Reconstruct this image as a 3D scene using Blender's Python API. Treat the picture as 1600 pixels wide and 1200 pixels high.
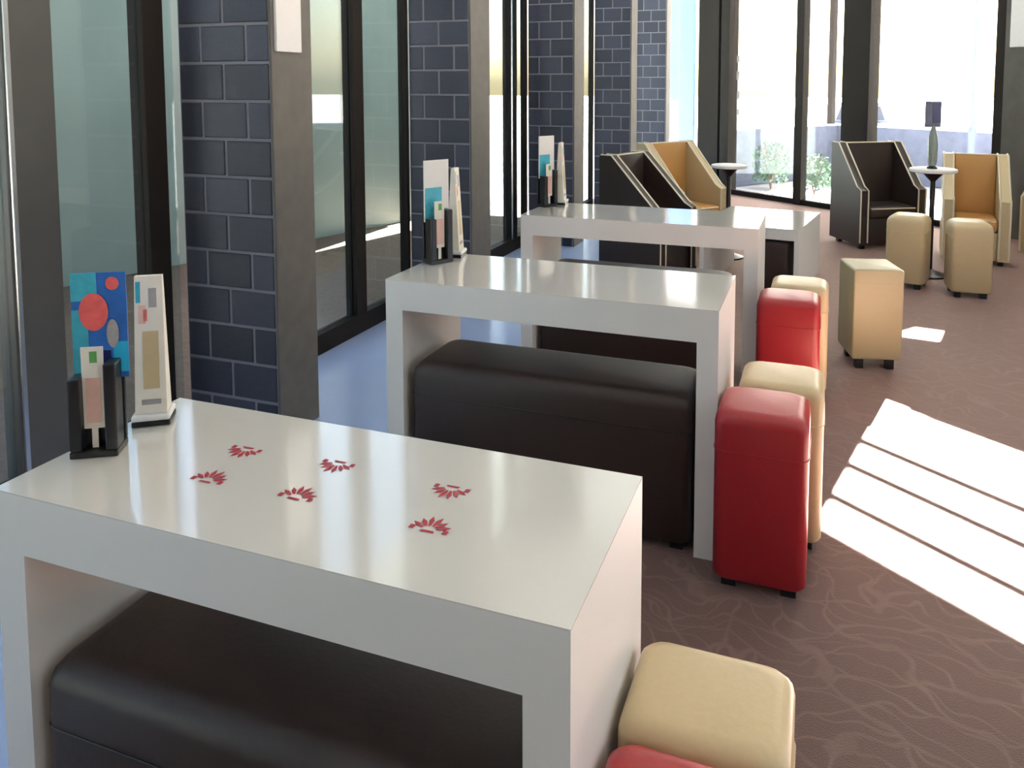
import bpy, bmesh, math, random
from mathutils import Vector, Matrix
random.seed(7)
for o in list(bpy.data.objects): bpy.data.objects.remove(o)
SC = bpy.context.scene
COL = SC.collection
S = 1.15                                   # plan unit -> metres
def V(x, y, z=0.0): return Vector((x*S, y*S, z*S))

# ------------------------------------------------------------------ camera
cam = bpy.data.objects.new('camera', bpy.data.cameras.new('camera'))
COL.objects.link(cam); SC.camera = cam
cam.data.sensor_width = 36.0
cam.data.lens = 36.0*1230/1600
cam.data.shift_x = -50/1600
cam.data.shift_y = (225-600)/1600
cam.data.clip_start = 0.05; cam.data.clip_end = 300
cam.location = V(0, 0, 1.4)
cam.rotation_euler = (math.radians(90-4.4165), 0, math.radians(19.6705))

# ------------------------------------------------------------------ light
SUN_H = Vector((0.23, 0.97, 0)).normalized()       # towards the sun, on plan
SUN_TAN = 0.672
w = bpy.data.worlds.new('sky'); SC.world = w; w.use_nodes = True
nt = w.node_tree; nt.nodes.clear()
wo = nt.nodes.new('ShaderNodeOutputWorld'); bg = nt.nodes.new('ShaderNodeBackground')
sky = nt.nodes.new('ShaderNodeTexSky'); sky.sky_type = 'NISHITA'
sky.sun_disc = False; sky.sun_elevation = math.atan(SUN_TAN)
sky.sun_rotation = math.atan2(SUN_H.x, SUN_H.y)
sky.dust_density = 3.0; sky.air_density = 1.0
bg.inputs['Strength'].default_value = 0.6
nt.links.new(sky.outputs['Color'], bg.inputs['Color']); nt.links.new(bg.outputs['Background'], wo.inputs['Surface'])
sd = bpy.data.lights.new('sun', 'SUN'); sd.energy = 230; sd.angle = math.radians(0.25); sd.color = (1.0, 0.93, 0.86)
so = bpy.data.objects.new('sun', sd); COL.objects.link(so)
so.rotation_euler = Vector((SUN_H.x, SUN_H.y, SUN_TAN)).to_track_quat('Z', 'Y').to_euler()
so.location = V(2, 14, 12)
vs = SC.view_settings
vs.view_transform = 'Standard'; vs.look = 'None'; vs.exposure = -0.22; vs.gamma = 1.0; vs.use_curve_mapping = False

# ------------------------------------------------------------------ materials
def mat(name):
    m = bpy.data.materials.new(name); m.use_nodes = True
    return m, m.node_tree.nodes, m.node_tree.links, m.node_tree.nodes['Principled BSDF']
def plain(name, col, rough=.5, metal=0, var=0.0, bump=0.0, scale=40, coat=0, spec=.5, rand=0.0, detail=3):
    m, N, L, B = mat(name)
    B.inputs['Roughness'].default_value = rough; B.inputs['Metallic'].default_value = metal
    B.inputs['Coat Weight'].default_value = coat; B.inputs['Coat Roughness'].default_value = .08
    B.inputs['Specular IOR Level'].default_value = spec
    tc = N.new('ShaderNodeTexCoord'); no = N.new('ShaderNodeTexNoise')
    no.inputs['Scale'].default_value = scale; no.inputs['Detail'].default_value = detail
    L.new(tc.outputs['Object'], no.inputs['Vector'])
    mr = N.new('ShaderNodeMapRange'); mr.inputs['To Min'].default_value = 1-var; mr.inputs['To Max'].default_value = 1+var
    L.new(no.outputs['Fac'], mr.inputs['Value'])
    mix = N.new('ShaderNodeVectorMath'); mix.operation = 'SCALE'; mix.inputs[0].default_value = col[:3]
    fac = mr.outputs['Result']
    if rand:
        oi = N.new('ShaderNodeObjectInfo'); r2 = N.new('ShaderNodeMapRange')
        r2.inputs['To Min'].default_value = 1-rand; r2.inputs['To Max'].default_value = 1+rand
        L.new(oi.outputs['Random'], r2.inputs['Value'])
        mu = N.new('ShaderNodeMath'); mu.operation = 'MULTIPLY'
        L.new(fac, mu.inputs[0]); L.new(r2.outputs['Result'], mu.inputs[1]); fac = mu.outputs[0]
    L.new(fac, mix.inputs['Scale']); L.new(mix.outputs['Vector'], B.inputs['Base Color'])
    if bump:
        bn = N.new('ShaderNodeBump'); bn.inputs['Strength'].default_value = bump; bn.inputs['Distance'].default_value = .004
        L.new(no.outputs['Fac'], bn.inputs['Height']); L.new(bn.outputs['Normal'], B.inputs['Normal'])
    return m
def glass(name, tint, refl=1.0):
    m, N, L, B = mat(name); N.remove(B)
    out = N['Material Output']; t = N.new('ShaderNodeBsdfTransparent'); g = N.new('ShaderNodeBsdfGlossy')
    g.inputs['Roughness'].default_value = .02; t.inputs['Color'].default_value = (*tint, 1)
    lw = N.new('ShaderNodeLayerWeight'); lw.inputs['Blend'].default_value = .5
    pw = N.new('ShaderNodeMath'); pw.operation = 'POWER'; pw.inputs[1].default_value = 5
    mu = N.new('ShaderNodeMath'); mu.operation = 'MULTIPLY_ADD'; mu.inputs[1].default_value = .9*refl; mu.inputs[2].default_value = .04*refl
    mu.use_clamp = True; mx = N.new('ShaderNodeMixShader')
    L.new(lw.outputs['Facing'], pw.inputs[0]); L.new(pw.outputs[0], mu.inputs[0])
    L.new(mu.outputs[0], mx.inputs[0]); L.new(t.outputs[0], mx.inputs[1]); L.new(g.outputs[0], mx.inputs[2])
    L.new(mx.outputs[0], out.inputs['Surface'])
    return m
def carpet_mat():
    m, N, L, B = mat('brown_carpet'); B.inputs['Roughness'].default_value = .62; B.inputs['Specular IOR Level'].default_value = .45; B.inputs['Sheen Weight'].default_value = .8; B.inputs['Sheen Tint'].default_value = (.9, .6, .5, 1)
    tc = N.new('ShaderNodeTexCoord')
    n1 = N.new('ShaderNodeTexNoise'); n1.inputs['Scale'].default_value = 3.2; n1.inputs['Detail'].default_value = 2
    L.new(tc.outputs['Object'], n1.inputs['Vector'])
    off = N.new('ShaderNodeVectorMath'); off.operation = 'MULTIPLY_ADD'; off.inputs[1].default_value = (.5, .5, 0)
    L.new(n1.outputs['Color'], off.inputs[0]); L.new(tc.outputs['Object'], off.inputs[2])
    facs = []
    for rot, sc, thr, dist in ((.25, 4.0, .985, 2.0), (-.35, 2.6, .988, 3.0), (1.0, 1.7, .99, 4.0)):
        mp = N.new('ShaderNodeMapping'); mp.inputs['Rotation'].default_value = (0, 0, rot)
        L.new(off.outputs[0], mp.inputs['Vector'])
        wv = N.new('ShaderNodeTexWave'); wv.bands_direction = 'Y'; wv.inputs['Scale'].default_value = sc
        wv.inputs['Distortion'].default_value = dist; wv.inputs['Detail'].default_value = 1.5; wv.inputs['Detail Scale'].default_value = .8
        L.new(mp.outputs[0], wv.inputs['Vector'])
        mr = N.new('ShaderNodeMapRange'); mr.inputs['From Min'].default_value = thr-.03; mr.inputs['From Max'].default_value = thr+.02
        L.new(wv.outputs['Fac'], mr.inputs['Value']); facs.append(mr.outputs['Result'])
    mx1 = N.new('ShaderNodeMath'); mx1.operation = 'MAXIMUM'; L.new(facs[0], mx1.inputs[0]); L.new(facs[1], mx1.inputs[1])
    mx2 = N.new('ShaderNodeMath'); mx2.operation = 'MAXIMUM'; L.new(mx1.outputs[0], mx2.inputs[0]); L.new(facs[2], mx2.inputs[1])
    n2 = N.new('ShaderNodeTexNoise'); n2.inputs['Scale'].default_value = 9; L.new(tc.outputs['Object'], n2.inputs['Vector'])
    mm = N.new('ShaderNodeMath'); mm.operation = 'MULTIPLY'; L.new(mx2.outputs[0], mm.inputs[0]); L.new(n2.outputs['Fac'], mm.inputs[1])
    c = N.new('ShaderNodeMix'); c.data_type = 'RGBA'
    c.inputs[6].default_value = (.078, .039, .032, 1); c.inputs[7].default_value = (.19, .12, .10, 1)
    L.new(mm.outputs[0], c.inputs[0]); L.new(c.outputs[2], B.inputs['Base Color'])
    n3 = N.new('ShaderNodeTexNoise'); n3.inputs['Scale'].default_value = 260; L.new(tc.outputs['Object'], n3.inputs['Vector'])
    bn = N.new('ShaderNodeBump'); bn.inputs['Strength'].default_value = .5; bn.inputs['Distance'].default_value = .004
    L.new(n3.outputs['Fac'], bn.inputs['Height']); L.new(bn.outputs['Normal'], B.inputs['Normal'])
    return m
M = dict(
    white=plain('white_lacquer', (.80, .765, .69), .10, var=.02, scale=3, coat=1.0, spec=.8),
    satin=plain('white_satin_lacquer', (.80, .785, .75), .42, var=.02, scale=3),
    brown=plain('dark_brown_leather', (.032, .019, .015), .5, var=.15, bump=.15, scale=90),
    brown_piping=plain('dark_piping', (.012, .009, .008), .5),
    cream=plain('cream_leather', (.58, .455, .265), .36, var=.06, bump=.1, scale=80),
    beige=plain('beige_leather', (.43, .37, .22), .42, var=.05, bump=.1, scale=80),
    red=plain('red_leather', (.36, .018, .024), .34, var=.08, bump=.1, scale=80),
    tan=plain('tan_leather', (.58, .31, .10), .4, var=.08, bump=.1, scale=80),
    cream_piping=plain('cream_piping', (.74, .66, .50), .4),
    black=plain('black_plastic', (.012, .013, .015), .3, var=.1),
    frame=plain('dark_frame_metal', (.022, .018, .015), .6, var=.1, scale=10, spec=.12),
    post=plain('grey_post_metal', (.085, .083, .078), .4, var=.15, scale=6),
    block=plain('blue_black_block', (.044, .048, .074), .5, var=.25, bump=.35, scale=45, rand=.28),
    mortar=plain('pale_mortar', (.26, .26, .29), .9, var=.15, bump=.3, scale=120),
    plaster=plain('grey_plaster', (.135, .125, .110), .75, var=.2, bump=.15, scale=14),
    tile=plain('pale_blue_floor', (.36, .46, .72), .22, var=.05, scale=5),
    carpet=carpet_mat(),
    ceiling=plain('white_ceiling', (.82, .82, .80), .9),
    wall=plain('warm_white_wall', (.66, .64, .60), .8, var=.04),
    backwall=plain('brown_panel_wall', (.16, .12, .10), .7, var=.15, scale=4),
    darkwall=plain('dark_grey_wall', (.09, .085, .075), .7, var=.25, scale=8),
    glass=glass('clear_glass', (.97, .985, .98)),
    glass_tint=glass('teal_glass', (.82, .90, .90), 1.4),
    paper=plain('white_paper', (.85, .84, .82), .6, var=.04, scale=30),
    creamcard=plain('cream_card', (.86, .80, .70), .5, var=.06, scale=30),
    bluecard=plain('blue_card', (.030, .15, .50), .35, var=.5, scale=18),
    tealcard=plain('teal_print', (.06, .42, .55), .35, var=.3, scale=40),
    cyancard=plain('cyan_print', (.03, .48, .80), .35, var=.1),
    navy=plain('navy_print', (.012, .02, .11), .35),
    coral=plain('coral_print', (.80, .14, .13), .35, var=.3, scale=60),
    pink=plain('pale_pink_print', (.80, .50, .42), .5, var=.1, scale=60),
    greyprint=plain('grey_print', (.36, .34, .34), .5, var=.2, scale=60),
    greenprint=plain('green_print', (.12, .38, .10), .5, var=.2),
    redink=plain('dark_red_ink', (.42, .03, .045), .4, var=.2, scale=90),
    chrome=plain('brushed_steel', (.55, .55, .56), .25, metal=1),
    bottle=plain('grey_green_glass', (.22, .27, .25), .08, coat=.5, var=.2),
    render=plain('sage_render', (.46, .51, .48), .9, var=.12, scale=2),
    mulch=plain('brown_mulch', (.16, .11, .085), .95, var=.4, bump=.8, scale=30),
    paving=plain('pale_paving', (.42, .41, .40), .85, var=.1, scale=3),
    lowwall=plain('blue_grey_wall', (.15, .17, .24), .85, var=.25, scale=9),
    shrub=plain('grey_green_leaf', (.10, .17, .12), .7, var=.3, scale=20),
    polepaint=plain('pale_blue_pole', (.20, .25, .33), .5),
    carpaint=plain('silver_car_paint', (.36, .38, .42), .3, var=.05),
    carglass=plain('dark_car_glass', (.04, .045, .055), .1),
    bluepanel=plain('blue_panel_paint', (.10, .20, .48), .5, var=.15, scale=5),
    sunblocker=plain('sunblocker_sheet', (.55, .55, .55), .6),
    redpaint=plain('red_sign_paint', (.50, .04, .05), .4),
)

# ------------------------------------------------------------------ builders
def obj(name, bm, m, parent=None, smooth=None, loc=None):
    bmesh.ops.scale(bm, vec=(S, S, S), verts=bm.verts)
    bmesh.ops.recalc_face_normals(bm, faces=bm.faces)
    me = bpy.data.meshes.new(name); bm.to_mesh(me); bm.free()
    me.materials.append(M[m] if isinstance(m, str) else m)
    if smooth is not None:
        for p in me.polygons: p.use_smooth = True
        me.set_sharp_from_angle(angle=math.radians(smooth))
    o = bpy.data.objects.new(name, me); COL.objects.link(o)
    if loc is not None: o.location = V(*loc)
    if parent: o.parent = parent
    return o
def thing(name, label, cat, loc=(0, 0, 0), rz=0, group=None):
    o = bpy.data.objects.new(name, None); COL.objects.link(o); o.empty_display_size = .1
    o.location = V(*loc); o.rotation_euler = (0, 0, rz)
    return tag(o, label, cat, group)
def tag(o, label, cat, group=None):
    o['label'] = label; o['category'] = cat
    if group: o['group'] = group
    return o
def struct(o, label=None):
    o['kind'] = 'structure'
    if label: o['label'] = label
    return o
def sroot(name, label=None):
    o = bpy.data.objects.new(name, None); COL.objects.link(o); o.empty_display_size = .1
    return struct(o, label)
def box(bm, x0, x1, y0, y1, z0, z1, bev=0, seg=2, taper=0.0):
    b = bmesh.new()
    bmesh.ops.create_cube(b, size=1)
    for v in b.verts:
        k = 1-(taper if v.co.z > 0 else 0)
        v.co = Vector(((x0+x1)/2+v.co.x*(x1-x0)*k, (y0+y1)/2+v.co.y*(y1-y0)*k, (z0+z1)/2+v.co.z*(z1-z0)))
    if bev: bmesh.ops.bevel(b, geom=list(b.edges), offset=bev, segments=seg, profile=.5, affect='EDGES')
    join(bm, b); return bm
def join(bm, b, mtx=None):
    if mtx is not None: bmesh.ops.transform(b, matrix=mtx, verts=b.verts)
    mp = {v: bm.verts.new(v.co) for v in b.verts}
    for f in b.faces:
        try: bm.faces.new([mp[v] for v in f.verts])
        except ValueError: pass
    b.free(); return bm
def B(*a, **k): return box(bmesh.new(), *a, **k)
def lathe(bm, prof, n=24, cx=0, cy=0):
    rings = []
    for r, z in prof:
        rings.append([bm.verts.new((cx+r*math.cos(2*math.pi*i/n), cy+r*math.sin(2*math.pi*i/n), z)) for i in range(n)])
    for a, b in zip(rings, rings[1:]):
        for i in range(n): bm.faces.new((a[i], a[(i+1) % n], b[(i+1) % n], b[i]))
    bm.faces.new(rings[0][::-1]); bm.faces.new(rings[-1]); return bm
def prism(bm, pts, axis, a, b):
    """extrude polygon pts (2-D) along axis from a to b; axis x: pts are (y,z); y: (x,z); z: (x,y)"""
    def P(p, t): return {'x': (t, p[0], p[1]), 'y': (p[0], t, p[1]), 'z': (p[0], p[1], t)}[axis]
    A = [bm.verts.new(P(p, a)) for p in pts]; C = [bm.verts.new(P(p, b)) for p in pts]
    n = len(pts)
    bm.faces.new(A[::-1]); bm.faces.new(C)
    for i in range(n): bm.faces.new((A[i], A[(i+1) % n], C[(i+1) % n], C[i]))
    return bm
def tube(bm, pts, r, n=8):
    pts = [Vector(p) for p in pts]; rings = []
    for i, p in enumerate(pts):
        d = (pts[min(i+1, len(pts)-1)]-pts[max(i-1, 0)]).normalized()
        u = d.cross(Vector((0, 0, 1)) if abs(d.z) < .9 else Vector((1, 0, 0))).normalized(); v = d.cross(u)
        rings.append([bm.verts.new(p+r*(math.cos(2*math.pi*k/n)*u+math.sin(2*math.pi*k/n)*v)) for k in range(n)])
    for a, b in zip(rings, rings[1:]):
        for k in range(n): bm.faces.new((a[k], a[(k+1) % n], b[(k+1) % n], b[k]))
    bm.faces.new(rings[0][::-1]); bm.faces.new(rings[-1]); return bm

# ------------------------------------------------------------------ room shell
XW = -2.42                                # inner face of the left glazing
CEIL = 4.1; HEAD = 3.14; HEADL = 3.95
O2 = Vector((-.25, 9.5)); E2 = Vector((.8, -.6)); N2 = Vector((.6, .8))    # slanted far facade: origin, along, outwards
def fac(s, d): p = O2+E2*s+N2*d; return (p.x, p.y)
s_of_x = lambda x: (x+.25)/.8
XR = 3.0; YB = -2.6
y_fac = lambda x: 9.5-.75*(x+.25)
poly = [(XW-.1, YB), (XR, YB), (XR, y_fac(XR)), (XW-.1, y_fac(XW-.1))]
struct(obj('floor', prism(bmesh.new(), [(-1.46, YB), (XR, YB), (XR, y_fac(XR)), (-1.46, y_fac(-1.46))], 'z', -.12, 0), 'carpet'), 'dark brown carpet with fine pale curving lines')
struct(obj('floor_tile', prism(bmesh.new(), [(XW-.1, YB), (-1.46, YB), (-1.46, y_fac(-1.46)), (XW-.1, y_fac(XW-.1))], 'z', -.12, 0), 'tile'), 'pale blue smooth floor strip along the glazing')
struct(obj('ceiling', prism(bmesh.new(), poly, 'z', CEIL, CEIL+.15), 'ceiling'))
struct(obj('wall_back', B(XW-.1, XR+.1, YB-.12, YB, 0, CEIL), 'backwall'))
# right wall (outside the picture)
wr = sroot('wall_right')
YE = y_fac(XR)
obj('sill_wall', B(XR, XR+.12, YB, YE, 0, .8), 'wall', wr)
obj('header', B(XR, XR+.12, YB, YE, 2.7, CEIL), 'wall', wr)
for a, b in ((YB, -.6), (1.5, 1.8), (3.9, YE)): obj('pier', B(XR, XR+.12, a, b, .8, 2.7), 'wall', wr)
obj('added_eave', B(XR+.12, XR+1.1, YB, YE-.3, 2.75, 2.85), 'sunblocker', wr)  # unseen overhang added to keep direct sun out of the right openings

# ---- brick pillars along the left glazing
PIL = [2.465, 4.30, 6.36, 8.42, 10.42]
PX0 = XW
ROWS, RH, J = 18, .148, .012
words = ['first', 'second', 'third', 'fourth', 'fifth']
block_full = block_half = None
for i, y in enumerate(PIL):
    PX1, PD = (-1.972, .235) if i == 0 else (-2.0, .27)
    r = sroot('brick_pillar', words[i]+' dark block pillar along the glazing, counted from the menu tables\' end')
    obj('core', B(PX0, PX1-.012, y+.005, y+PD, 0, CEIL), 'mortar', r)
    obj('side_panel', B(PX1-.012, PX1, y, y+PD+.01, 0, CEIL, bev=.003), 'plaster', r)
    W = PX1-.012-PX0
    if i == 1: block_full = block_half = None
    for k in range(ROWS):
        z = k*RH+.004
        xs = [PX0, PX0+W/2, PX0+W] if k % 2 else [PX0, PX0+W/4, PX0+3*W/4, PX0+W]
        for a, b in zip(xs, xs[1:]):
            wd = b-a-J; key = 'full' if wd > .15 else 'half'
            cur = block_full if key == 'full' else block_half
            if cur is None:
                o = obj('brick', B(-wd/2, wd/2, 0, .06, 0, RH-J, bev=.003, seg=1), 'block', r)
                if key == 'full': block_full = o
                else: block_half = o
            else:
                o = cur.copy(); COL.objects.link(o); o.parent = r
            o.location = V((a+b)/2, y, z)
    obj('upper_section', B(PX0, PX1-.012, y, y+.004, ROWS*RH, CEIL), 'block', r)

# ---- left glazing bays
def bay(n, y0, y1, mulls, label, g='glass_tint', jamb=(.03, .03)):
    r = sroot('window_%d' % n, label)
    xa, xb = XW-.06, XW-.005
    obj('sill_frame', B(xa-.01, xb, y0, y1, 0, .105), 'frame', r)
    obj('head_frame', B(xa, xb, y0, y1, HEADL-.07, HEADL), 'frame', r)
    ed = [y0+jamb[0]]
    if jamb[0]: obj('jamb', B(xa, xb, y0, y0+jamb[0], .105, HEADL-.07), 'frame', r)
    if jamb[1]: obj('jamb', B(xa, xb, y1-jamb[1], y1, .105, HEADL-.07), 'frame', r)
    for a, b, m in mulls:
        obj('mullion', B(xa-.02, xb+.0, a, b, .105, HEADL-.07, bev=.004), m, r)
        if b-a > .12: obj('mullion_edge', B(xb, xb+.012, a+.006, a+.02, .105, HEADL-.07), 'chrome', r)
        ed += [a, b]
    ed.append(y1-jamb[1])
    for a, b in zip(ed[::2], ed[1::2]):
        if b-a > .005: obj('pane', B(XW-.04, XW-.03, a, b, .105, HEADL-.07), g, r)
bay(1, YB, 2.465, [(-1.4, -1.27, 'frame'), (.35, .48, 'frame'), (1.755, 1.93, 'post'), (2.30, 2.40, 'frame')], 'tinted window beside the nearest menu table', jamb=(.03, 0))
bay(2, 2.70, 4.30, [(3.70, 3.80, 'frame')], 'teal tinted window between the first and second pillars')
bay(3, 4.57, 6.36, [(5.98, 6.12, 'frame')], 'tinted window between the second and third pillars')
bay(4, 6.63, 8.42, [(7.5, 7.56, 'frame')], 'bright window between the third and fourth pillars')
bay(5, 8.69, 10.42, [(9.5, 9.56, 'frame')], 'bright window between the fourth and fifth pillars')
struct(obj('added_eave_left', B(XW-1.0, XW-.1, YB, 12.5, CEIL, CEIL+.1), 'sunblocker'))  # overhang added out of view to shade the planting bed and boundary wall
wl = struct(obj('wall_left', B(XW-.1, XW-.006, YB, y_fac(XW-.05), HEADL, CEIL), 'wall'))

# ---- slanted far facade
def facbox(bm, s0, s1, d0, d1, z0, z1, bev=0):
    b = bmesh.new(); box(b, s0, s1, d0, d1, z0, z1, bev=bev)
    m = Matrix(((E2.x, N2.x, 0, O2.x), (E2.y, N2.y, 0, O2.y), (0, 0, 1, 0), (0, 0, 0, 1)))
    return join(bm, b, m)
def FB(*a, **k): return facbox(bmesh.new(), *a, **k)
def s_ray(px):                      # where the line of sight at a picture column meets the facade
    t = math.tan(math.atan((px-850)/1230)-math.radians(19.6705))
    y = (9.5-.75*.25)/(1+.75*t); return s_of_x(t*y)
sA = s_of_x(XW-.08); s_p0, s_p1 = s_ray(1097), s_ray(1145); s_m = (s_ray(1246), s_ray(1258))
s_q0, s_q1 = s_ray(1322), s_ray(1364); s_n = (s_ray(1556), s_ray(1571)); sR = s_of_x(XR+.1)
s_sun = s_of_x(1.42)-.09
wf = sroot('wall_far', 'slanted far wall of posts and glazing')
obj('corner_post', FB(s_p0, s_p0+(s_p1-s_p0)*.66, -.08, .08, 0, HEAD), 'frame', wf)
obj('corner_post_strip', FB(s_p0+(s_p1-s_p0)*.66, s_p0+(s_p1-s_p0)*.74, -.05, .05, 0, HEAD), 'chrome', wf)
obj('corner_post', FB(s_p0+(s_p1-s_p0)*.74, s_p1, -.08, .08, 0, HEAD), 'frame', wf)
obj('square_post', FB(s_q0, s_q1, -.09, .09, 0, HEAD, bev=.006), 'frame', wf)
obj('solid_panel', FB(s_n[1], sR, -.06, .06, 0, HEAD), 'darkwall', wf)
obj('bulkhead', FB(sA, s_sun, -.06, .06, HEAD, CEIL), 'wall', wf)
obj('bulkhead_top', FB(s_sun, sR, -.06, .06, 4.0, CEIL), 'wall', wf)
hw = sroot('window_6', 'high window with three thin bars in the far wall')
for zc in (3.49, 3.645, 3.82): obj('glazing_bar', FB(s_sun, sR, -.02, .02, zc-.008, zc+.008), 'frame', hw)
obj('pane', FB(s_sun, sR, -.004, .004, HEAD, 4.0), 'glass', hw)
spans = [(7, sA, s_p0, 'narrow window beside the corner post'), (8, s_p1, s_m[0], 'tall window left of the thin mullion'),
         (9, s_m[1], s_q0, 'tall window between thin mullion and square post'), (10, s_q1, s_n[0], 'wide window behind the armchairs')]
for n, a, b, lab in spans:
    r = sroot('window_%d' % n, lab)
    obj('sill_frame', FB(a, b, -.03, .03, 0, .06), 'frame', r)
    obj('head_frame', FB(a, b, -.03, .03, HEAD-.08, HEAD), 'frame', r)
    obj('pane', FB(a, b, -.005, .005, .06, HEAD-.08), 'glass', r)
    if n == 8:
        obj('mullion', FB(s_m[0], s_m[1], -.05, .05, 0, HEAD), 'frame', r)
        for z0, z1, ds in ((1.66, 1.74, 0), (1.44, 1.55, 0), (1.20, 1.30, .01), (1.0, 1.08, .01)):
            obj('glass_lettering', FB(a+.06+ds, a+.10+ds, -.0075, -.005, z0, z1), 'greyprint', r)
    if n == 10: obj('mullion', FB(s_n[0], s_n[1], -.05, .05, 0, HEAD), 'frame', r)
tag(obj('white_board', FB(s_n[1]+.05, s_n[1]+.75, -.085, -.0605, 1.72, 2.26, bev=.004), 'paper'), 'white board fixed to the dark grey wall panel', 'board')
tag(obj('red_tab', FB(s_q0-.012, s_q0-.0005, -.07, .0, 1.5, 1.82, bev=.002), 'redpaint'), 'small red strip on the edge of the dark square post', 'sign')
tag(obj('paper_notice', B(-1.9715, -1.958, 2.48, 2.63, 1.52, 1.95, bev=.002), 'paper'), 'white notice fixed high on the first brick pillar', 'notice')
# ------------------------------------------------------------------ outside
struct(obj('ground', B(-60, 60, -40, 90, -.3, -.125), 'paving'), 'pale paving outside the windows')
struct(obj('garden_bed', B(-6.8, XW-.1, YB-.5, 7.5, -.125, .02), 'mulch'), 'brown planting bed outside the left windows')
struct(obj('boundary_wall', prism(bmesh.new(), [(-6.45, -1.5), (-3.77, 7.43), (-3.96, 7.49), (-6.64, -1.44)], 'z', -.12, 2.6), 'render'), 'sage rendered wall outside the left windows')
# flat canopy added unseen to block low sun, its slot shaping one patch
cr = thing('added_sunblocker', 'flat canopy added unseen outside the slanted far windows', 'sunblocker')
CZ0, CZ1 = HEAD, HEAD+.06
def cpan(s0, s1, d0, d1): obj('blocker_sheet', FB(s0, s1, d0, d1, CZ0, CZ1), 'sunblocker', cr)
cpan(-3.6, 1.48, .07, 5.2); cpan(2.7, sR+2.5, .07, 5.2)
for pts in ([(1.48, .07), (2.7, .07), (2.7, 1.46), (1.48, .80)], [(1.48, 1.14), (2.7, 1.80), (2.7, 5.2), (1.48, 5.2)]):
    obj('blocker_sheet', prism(bmesh.new(), [fac(*p) for p in pts], 'z', CZ0, CZ1), 'sunblocker', cr)
for s in (-3.4, sR+2.3): obj('blocker_post', FB(s, s+.1, 5.0, 5.1, -.12, CZ0), 'frame', cr)
tag(obj('blue_panel', FB(-3.3, -2.69, .9, .94, -.12, 3.0, bev=.004), 'bluepanel'), 'tall blue panel outside the narrow window by the corner post', 'panel')
# low wall, pole, shrubs, car
tag(obj('low_wall', FB(-2.4, 8.5, 3.6, 3.85, -.12, .72, bev=.01), 'lowwall'), 'low blue grey wall outside the far windows', 'wall')
tag(obj('low_wall', FB(-2.4, -2.15, 1.2, 3.6, -.12, .72, bev=.01), 'lowwall'), 'low blue grey return wall running back from the far wall', 'wall')
def leafy(name, label, s, d, h, r, n):
    px, py = fac(s, d)
    t = thing(name, label, 'plant', (px, py, -.125))
    st = bmesh.new(); lf = bmesh.new()
    for k in range(6):
        a = k*1.05; tube(st, [(0, 0, 0), (.3*r*math.cos(a), .3*r*math.sin(a), h*.5), (.6*r*math.cos(a), .6*r*math.sin(a), h*.85)], .008, 5)
    for k in range(n):
        a = random.uniform(0, 6.28); q = r*math.sqrt(random.random()); z = h*random.uniform(.18, 1)*(1-.25*q/r)
        c = Vector((q*math.cos(a), q*math.sin(a), z)); u = Vector((random.uniform(-1, 1), random.uniform(-1, 1), random.uniform(-.4, 1))).normalized()
        v = u.cross(Vector((random.uniform(-1, 1), random.uniform(-1, 1), .3))).normalized(); l = .075; ww = .022
        f = [lf.verts.new(c-u*l*.5), lf.verts.new(c+v*ww), lf.verts.new(c+u*l*.5), lf.verts.new(c-v*ww)]
        lf.faces.new(f)
    obj('stems', st, 'mulch', t); o = obj('foliage', lf, 'shrub', t); o['kind'] = 'stuff'
leafy('shrub', 'leafy shrub outside the window beside the corner post', -1.71, 1.5, .75, .26, 420)
leafy('shrub', 'leafy shrub outside the window between thin mullion and square post', -.96, 1.5, .62, .24, 380)
t = thing('lamp_pole', 'slim pale blue pole standing outside the wide window', 'pole', (*fac(.25, 3.2), -.125))
obj('base', lathe(bmesh.new(), [(.09, 0), (.09, .05), (.05, .08), (.05, .9), (.03, .95)], 16), 'polepaint', t, 40)
obj('shaft', lathe(bmesh.new(), [(.032, .9), (.028, 3.2)], 12), 'polepaint', t, 40)
# parked car beyond the low wall
cx_, cy_ = .78, 18.0
t = thing('parked_car', 'silver car parked beyond the low wall', 'car', (cx_, cy_, -.125), math.radians(8))
obj('body', prism(bmesh.new(), [(-.72, .2), (-.72, .62), (-.6, .68), (.6, .68), (.72, .62), (.72, .2)], 'y', 0, 2.6), 'carpaint', t)
cb = obj('cabin', prism(bmesh.new(), [(-.6, .68), (-.47, 1.06), (-.4, 1.1), (.4, 1.1), (.47, 1.06), (.6, .68)], 'y', .45, 1.9), 'carpaint', t)
obj('rear_window', prism(bmesh.new(), [(-.5, .73), (-.4, 1.02), (.4, 1.02), (.5, .73)], 'y', .435, .452), 'carglass', cb)
for sx in (-1, 1):
    obj('tail_light', B(sx*.6-.09, sx*.6+.09, -.012, .01, .5, .6), 'redpaint', t)
    for yy in (.45, 2.1):
        b = bmesh.new(); lathe(b, [(.2, -.08), (.22, -.06), (.22, .06), (.2, .08)], 18)
        bmesh.ops.rotate(b, cent=(0, 0, 0), matrix=Matrix.Rotation(math.pi/2, 3, 'Y'), verts=b.verts)
        bmesh.ops.translate(b, vec=(sx*.64, yy, .22), verts=b.verts)
        obj('wheel', b, 'black', t, 40)

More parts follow.
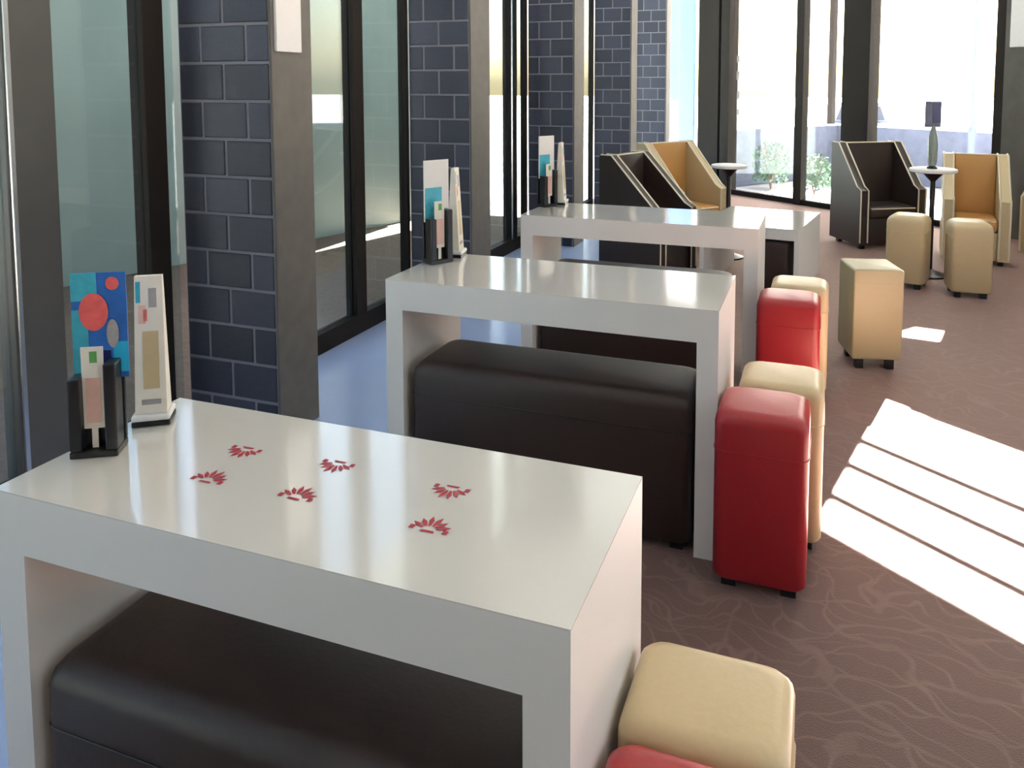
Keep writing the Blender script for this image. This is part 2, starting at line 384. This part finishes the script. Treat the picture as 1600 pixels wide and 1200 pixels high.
# ------------------------------------------------------------------ white waterfall tables
def wtable(name, label, x0, x1, y0, y1, h, ap, leg, group=None, rz=0):
    t = thing(name, label, 'table', ((x0+x1)/2, (y0+y1)/2, 0), rz, group)
    hx, hy = (x1-x0)/2, (y1-y0)/2
    top = obj('tabletop', B(-hx, hx, -hy, hy, h-ap, h-.002), 'satin', t)
    obj('laminate', B(-hx, hx, -hy, hy, h-.002, h), 'white', top)
    for sx in (-1, 1):
        a, b = sorted((sx*hx, sx*(hx-leg)))
        obj('side_panel', B(a, b, -hy, hy, 0, h-ap), 'satin', t)
    return t, top
G_T = 'white waterfall tables in the row'
t1, top1 = wtable('waterfall_table', 'white waterfall table with six red printed marks on its top', -1.245, -.27, .85, 1.24, .75, .10, .062, G_T)
t2, top2 = wtable('waterfall_table', 'white waterfall table between the marked table and the row\'s last tall table', -1.365, -.272, 2.25, 2.69, .75, .10, .062, G_T)
t3, top3 = wtable('waterfall_table', 'white waterfall table furthest from the marked table, before the armchairs', -1.41, -.268, 3.60, 4.05, .75, .10, .062, G_T)
t4, top4 = wtable('coffee_table', 'low white table with a dark stool tucked under it', -.735, -.075, 5.345, 6.145, .45, .075, .03, rz=math.radians(-8.8))
# six printed red marks: a fan of petals on a short bar
def mark(cx, cy, flip, sc=1.0):
    b = bmesh.new()
    def quad(pts):
        b.faces.new([b.verts.new((cx+x*sc, cy+flip*y*sc, .7508)) for x, y in pts])
    for k in range(6):
        a = math.radians(-60+24*k); r0, r1 = .012, .034+(.004 if k in (2, 3) else 0); wd = .0042
        dx, dy = math.sin(a), math.cos(a)
        def q(r, s_): return (dx*r*1.05+dy*s_, dy*r-dx*s_-.012)
        quad([q(r0, -wd*.4), q(r0+(r1-r0)*.55, -wd), q(r1, 0), q(r0+(r1-r0)*.55, wd), q(r0, wd*.4)])
    for x in (-.027, .027): quad([(x-.004, -.014), (x+.004, -.014), (x+.004, -.004), (x-.004, -.004)])
    quad([(-.012, -.016), (.012, -.016), (.010, -.011), (-.010, -.011)])
    bmesh.ops.translate(b, vec=(-(-1.245-.27)/2, -(.85+1.24)/2, 0), verts=b.verts)
    o = obj('printed_mark', b, 'redink', t1); o['label'] = 'dark red printed mark'
for x, y, f in ((-.955, 1.09, -1), (-.94, .995, 1), (-.77, 1.10, -1), (-.77, 1.0, 1), (-.55, 1.09, -1), (-.53, .99, 1)): mark(x, y, f)

# ------------------------------------------------------------------ upholstered benches and stools
def loft(rings, hx, hy, c):
    bm = bmesh.new(); R_ = []
    for ins, z in rings:
        ring = []
        for sx, sy, a0 in ((1, 1, 0), (-1, 1, 90), (-1, -1, 180), (1, -1, 270)):
            cc = c+ins*.4
            for k in range(5):
                a = math.radians(a0+22.5*k); ax, ay = max(hx-ins-cc, .002), max(hy-ins-cc, .002)
                ring.append(bm.verts.new((sx*ax+cc*math.cos(a), sy*ay+cc*math.sin(a), z)))
        R_.append(ring)
    n = len(R_[0])
    for a, b in zip(R_, R_[1:]):
        for k in range(n): bm.faces.new((a[k], a[(k+1) % n], b[(k+1) % n], b[k]))
    bm.faces.new(R_[0][::-1]); bm.faces.new(R_[-1]); return bm
def pouf(name, label, cat, cx, cy, wx, wy, h, m, rz=0, group=None, bev=.045, foot=.03, lid=.11, seam=True, pip=None, taper=.02):
    t = thing(name, label, cat, (cx, cy, 0), rz, group)
    hx, hy = wx/2, wy/2
    c = .03 if bev > .015 else .008
    obj('body', loft([(.006, foot), (0, foot+.012), (0, h-lid)], hx, hy, c), m, t, 50)
    rings = [(0, h-lid+.0005)]+[(bev*(1-math.cos(a_)), h-bev+bev*math.sin(a_)) for a_ in (0, .4, .8, 1.2, 1.57)]
    st = obj('seat_top', loft(rings, hx, hy, c), m, t, 50)
    if seam:
        e = .0005; zb = h-lid
        sb = bmesh.new()
        pts = []
        for sx, sy, a0 in ((1, 1, 0), (-1, 1, 90), (-1, -1, 180), (1, -1, 270)):
            for k in range(4):
                a = math.radians(a0+30*k); pts.append((sx*(hx-c)+(c+e)*math.cos(a), sy*(hy-c)+(c+e)*math.sin(a), zb))
        pts.append(pts[0]); tube(sb, pts, .0022, 6)
        obj('seam', sb, pip or m, st, 60)
    for sx in (-1, 1):
        for sy in (-1, 1):
            q = .018 if foot > .04 else .02
            obj('foot', B(sx*(hx-.045)-q, sx*(hx-.045)+q, sy*(hy-.045)-q, sy*(hy-.045)+q, 0, foot+.004), 'black', t)
    return t
G_B = 'dark brown leather benches under the white tables'
pouf('bench', 'dark brown leather bench under the table with red marks', 'bench', -.76, 1.0, .83, .28, .47, 'brown', group=G_B, pip='brown_piping')
pouf('bench', 'dark brown leather bench under the middle white table of the row', 'bench', -.81, 2.40, .93, .30, .48, 'brown', group=G_B, pip='brown_piping')
pouf('bench', 'dark brown leather bench under the last tall white table', 'bench', -.86, 3.78, .92, .30, .48, 'brown', group=G_B, pip='brown_piping')
G_S = 'leather cube stools at the table ends'
pouf('cube_stool', 'red leather stool at the end of the table with red marks', 'stool', -.134, .893, .25, .235, .50, 'red', group=G_S, bev=.03)
pouf('cube_stool', 'cream leather stool at the end of the table with red marks', 'stool', -.140, 1.1205, .24, .205, .50, 'cream', group=G_S, bev=.03)
pouf('cube_stool', 'red leather stool at the end of the middle white table', 'stool', -.142, 2.245, .25, .235, .505, 'red', group=G_S, bev=.035)
pouf('cube_stool', 'cream leather stool behind the red one at the middle white table', 'stool', -.105, 2.50, .25, .235, .50, 'cream', group=G_S, bev=.035)
pouf('cube_stool', 'red leather stool at the end of the last tall white table', 'stool', -.125, 3.47, .255, .235, .50, 'red', group=G_S, bev=.035)
pouf('cube_stool', 'cream leather stool behind the red one at the last tall table', 'stool', -.09, 3.73, .25, .235, .50, 'cream', group=G_S, bev=.035)
pouf('cube_stool', 'dark brown stool tucked under the low white table', 'stool', -.283, 5.455, .20, .22, .36, 'brown', rz=math.radians(-8.8), bev=.02)
pouf('cube_stool', 'square edged beige stool on small black feet alone on the carpet', 'stool', .235, 4.20, .235, .26, .50, 'beige', rz=math.radians(14), bev=.012, foot=.055, lid=.07, seam=False)
pouf('cube_stool', 'cream stool in front of the dark brown armchair', 'stool', .565, 5.92, .25, .25, .50, 'cream', rz=math.radians(-16), bev=.05, foot=.04)
pouf('cube_stool', 'cream stool in front of the tan backed armchair', 'stool', .915, 5.79, .245, .25, .50, 'cream', rz=math.radians(4), bev=.05, foot=.04)

# ------------------------------------------------------------------ tub armchairs
def armchair(label, cx, cy, face, m, pip, w=.62, d=.52, hb=.88, hf=.53, inner=None):
    """face: heading (radians) of the open front; local front is -y"""
    t = thing('armchair', label, 'armchair', (cx, cy, 0), face, 'tub armchairs around the round tables')
    hx, hy, th = w/2, d/2, .085
    inner = inner or m
    # side panels: slope from the back height to the front
    prof = [(-hy, .04), (hy, .04), (hy, hb), (hy-.10, hb), (-hy+.06, hf), (-hy, hf-.03)]
    for sx in (-1, 1):
        a, b = sorted((sx*hx, sx*(hx-th)))
        bm = prism(bmesh.new(), prof, 'x', a, b)
        bmesh.ops.bevel(bm, geom=[e for e in bm.edges if e.calc_face_angle(0) > .5], offset=.012, segments=2, affect='EDGES')
        arm = obj('arm', bm, m, t, 40)
        for q in (a+.008, b-.008):
            obj('piping', tube(bmesh.new(), [(q, -hy, .06), (q, -hy, hf-.03), (q, -hy+.06, hf+.002), (q, hy-.10, hb+.002), (q, hy-.01, hb+.003)], .007, 6), pip, arm, 60)
    bm = B(-hx+th, hx-th, hy-.11, hy, .04, hb, bev=.015, seg=2)
    bk = obj('backrest', bm, inner, t, 40)
    obj('piping', tube(bmesh.new(), [(-hx+th, hy-.10, hb), (hx-th, hy-.10, hb)], .007, 6), pip, bk, 60)
    obj('seat_base', B(-hx+th, hx-th, -hy+.02, hy-.11, .04, .26, bev=.008), m, t, 40)
    sc = obj('seat_cushion', B(-hx+th+.003, hx-th-.003, -hy-.005, hy-.115, .262, .36, bev=.025, seg=3), inner, t, 50)
    obj('piping', tube(bmesh.new(), [(-hx+th+.02, -hy-.003, .345), (hx-th-.02, -hy-.003, .345)], .006, 6), pip, sc, 60)
    for sx in (-1, 1):
        for sy in (-1, 1):
            obj('foot', B(sx*(hx-.06)-.02, sx*(hx-.06)+.02, sy*(hy-.06)-.02, sy*(hy-.06)+.02, 0, .045), 'black', t)
    return t
def heading(dx, dy): return math.atan2(dx, -dy)       # rotation that turns -y to (dx,dy)
armchair('dark brown armchair with pale piping beside the square post', .445, 7.385, heading(.5, -.866), 'brown', 'cream_piping', w=.62, d=.46)
armchair('armchair with tan back and cream arms facing the cream stools', 1.135, 6.98, heading(-.10, -.99), 'cream', 'cream_piping', w=.47, d=.46, hb=.83, inner='tan')
armchair('all cream armchair near the dark grey wall panel', 1.86, 7.25, heading(-.5, -.86), 'cream', 'cream_piping', w=.56)
armchair('black brown armchair with white piping between pillars and low white table', -1.20, 5.62, heading(.93, -.36), 'brown', 'cream_piping', w=.50)
armchair('cream armchair with tan inside beside the round table by the corner post', -1.16, 6.78, heading(.80, -.60), 'cream', 'cream_piping', inner='tan', w=.58)

# ------------------------------------------------------------------ round pedestal tables
def pedestal(label, cx, cy, r, h, group):
    t = thing('pedestal_table', label, 'table', (cx, cy, 0), 0, group)
    obj('tabletop', lathe(bmesh.new(), [(r-.01, h-.025), (r, h-.02), (r, h-.004), (r-.005, h)], 40), 'paper', t, 40)
    obj('hub', lathe(bmesh.new(), [(.02, h-.09), (.06, h-.045), (.07, h-.0255)], 20), 'black', t, 40)
    obj('column', lathe(bmesh.new(), [(.018, .03), (.018, h-.085)], 16), 'black', t, 40)
    obj('base', lathe(bmesh.new(), [(.125, 0), (.125, .012), (.06, .03), (.02, .05)], 28), 'black', t, 40)
    return t
pedestal('round pale table with a blue card stand between the two cream stools', .745, 6.28, .16, .785, 'round pedestal tables')
pedestal('round pale table beside the cream and tan armchair by the corner post', -.715, 6.40, .14, .75, 'round pedestal tables')
# blue card stand
t = thing('card_stand', 'glass card stand with a blue card on the round table', 'stand', (.735, 6.27, .785), math.radians(15))
obj('foot', lathe(bmesh.new(), [(.035, 0), (.035, .01), (.02, .02)], 20), 'black', t, 40)
obj('body', lathe(bmesh.new(), [(.024, .021), (.032, .05), (.034, .17), (.028, .24), (.016, .29), (.014, .31)], 20), 'bottle', t, 50)
cd = obj('card', B(-.062, .05, -.006, .006, .30, .485, bev=.003), 'lowwall', t)
obj('print', B(-.012, .046, -.0075, -.0061, .33, .475), 'navy', cd)

# ------------------------------------------------------------------ menu holders, cards and talkers on the tall tables
def disc(bm, cx, cz, rx, rz_, y, n=20):
    bm.faces.new([bm.verts.new((cx+rx*math.cos(2*math.pi*k/n), y, cz+rz_*math.sin(2*math.pi*k/n))) for k in range(n)]); return bm
def menu_set(where, x, y, rz, x2, y2, rz2, blue=True, k_=1.0):
    h = thing('menu_holder', 'black menu holder on '+where, 'holder', (x, y, .7505), rz, 'black menu holders')
    h.scale = (k_,)*3
    W, D = .078, .055
    obj('base', B(-W/2, W/2, -D/2, D/2, 0, .012, bev=.002), 'black', h)
    obj('back_plate', B(-W/2, W/2, D/2-.008, D/2, .0125, .17, bev=.002), 'black', h)
    for sx in (-1, 1):
        a, b = sorted((sx*W/2, sx*(W/2-.02)))
        obj('side_post', B(a, b, -D/2, D/2-.019, .0125, .14 if sx < 0 else .165, bev=.003), 'black', h)
    obj('middle_plate', B(-W/2+.0205, W/2-.0205, -.004, .002, .0125, .12), 'black', h)
    def put(name, label, cat, lx, ly, grp):
        c, s_ = math.cos(rz), math.sin(rz)
        o = thing(name, label, cat, (x+k_*(lx*c-ly*s_), y+k_*(lx*s_+ly*c), .7505+.013*k_), rz, grp); o.scale = (k_,)*3; return o
    c = put('drink_card', ('blue card with a coral disc' if blue else 'pale blue card')+' in the holder on '+where, 'card', .004, D/2-.0145, 'cards in the menu holders')
    m = 'bluecard' if blue else 'paper'
    sh = obj('sheet', prism(bmesh.new(), [(-.03, 0), (.03, 0), (.03, .115), (.046, .115), (.046, .305), (-.044, .305), (-.044, .115), (-.03, .115)], 'y', -.0015, .0015), m, c)
    if blue:
        def rect(x0, x1, z0, z1, mm): obj('print', B(x0, x1, -.0021, -.0016, z0, z1), mm, sh)
        rect(-.044, -.002, .255, .305, 'tealcard'); rect(-.044, -.018, .115, .239, 'tealcard')
        rect(.022, .046, .125, .18, 'cyancard'); rect(-.012, .018, .13, .165, 'navy')
        b = disc(bmesh.new(), -.008, .235, .024, .034, -.0026); obj('print', b, 'coral', sh)
        b = disc(bmesh.new(), .024, .285, .011, .012, -.0026); obj('print', b, 'coral', sh)
        b = disc(bmesh.new(), .022, .195, .010, .026, -.0026); obj('print', b, 'greyprint', sh)
    else:
        obj('print', B(-.04, .02, -.0021, -.0016, .12, .22), 'tealcard', sh)
    c = put('menu_slip', 'narrow cream slip standing in the menu holder on '+where, 'card', -.001, -.013, 'slips in the menu holders')
    sh = obj('sheet', prism(bmesh.new(), [(-.005, .0), (.005, 0), (.005, .035), (.017, .035), (.018, .18), (-.018, .18), (-.017, .035), (-.005, .035)], 'y', -.001, .001), 'creamcard', c)
    obj('print', B(-.012, .012, -.0016, -.0011, .045, .125), 'pink', sh)
    obj('print', B(-.004, .008, -.0016, -.0011, .152, .172), 'greenprint', sh)
    k = thing('table_talker', 'tall white table card on a dark base on '+where, 'card', (x2, y2, .7505), rz2, 'tall white table cards')
    k.scale = (k_,)*3
    obj('base', B(-.034, .034, -.028, .028, 0, .010, bev=.002), 'black', k)
    obj('base_cover', B(-.034, .034, -.030, .030, .0105, .022, bev=.004), 'paper', k)
    # wedge: two faces leaning together
    b = prism(bmesh.new(), [(-.020, .0225), (.020, .0225), (.006, .285), (-.006, .285)], 'x', -.028, .028)
    for v in b.verts:
        if v.co.z > .2: v.co.x *= .86
    sh = obj('sheet', b, 'creamcard', k)
    def pr(x0, x1, z0, z1, mm):
        yy = lambda z: -(.020-(z-.0225)/(.2625)*.014)-.0006
        b = bmesh.new(); b.faces.new([b.verts.new(p) for p in ((x0, yy(z0), z0), (x1, yy(z0), z0), (x1, yy(z1), z1), (x0, yy(z1), z1))])
        obj('print', b, mm, sh)
    pr(-.022, -.014, .235, .275, 'tealcard'); pr(-.018, -.006, .195, .23, 'pink'); pr(-.010, -.003, .20, .222, 'coral')
    pr(.0, .014, .225, .262, 'greyprint'); pr(-.012, .016, .07, .18, 'cream'); pr(-.016, .018, .04, .05, 'greyprint')
menu_set('the table with red marks', -1.195, 1.005, math.radians(30), -1.205, 1.135, math.radians(34), True)
menu_set('the middle white table', -1.315, 2.53, math.radians(60), -1.30, 2.645, math.radians(100), False, 1.17)
menu_set('the last tall white table', -1.375, 3.90, math.radians(60), -1.33, 3.99, math.radians(95), False, 1.17)
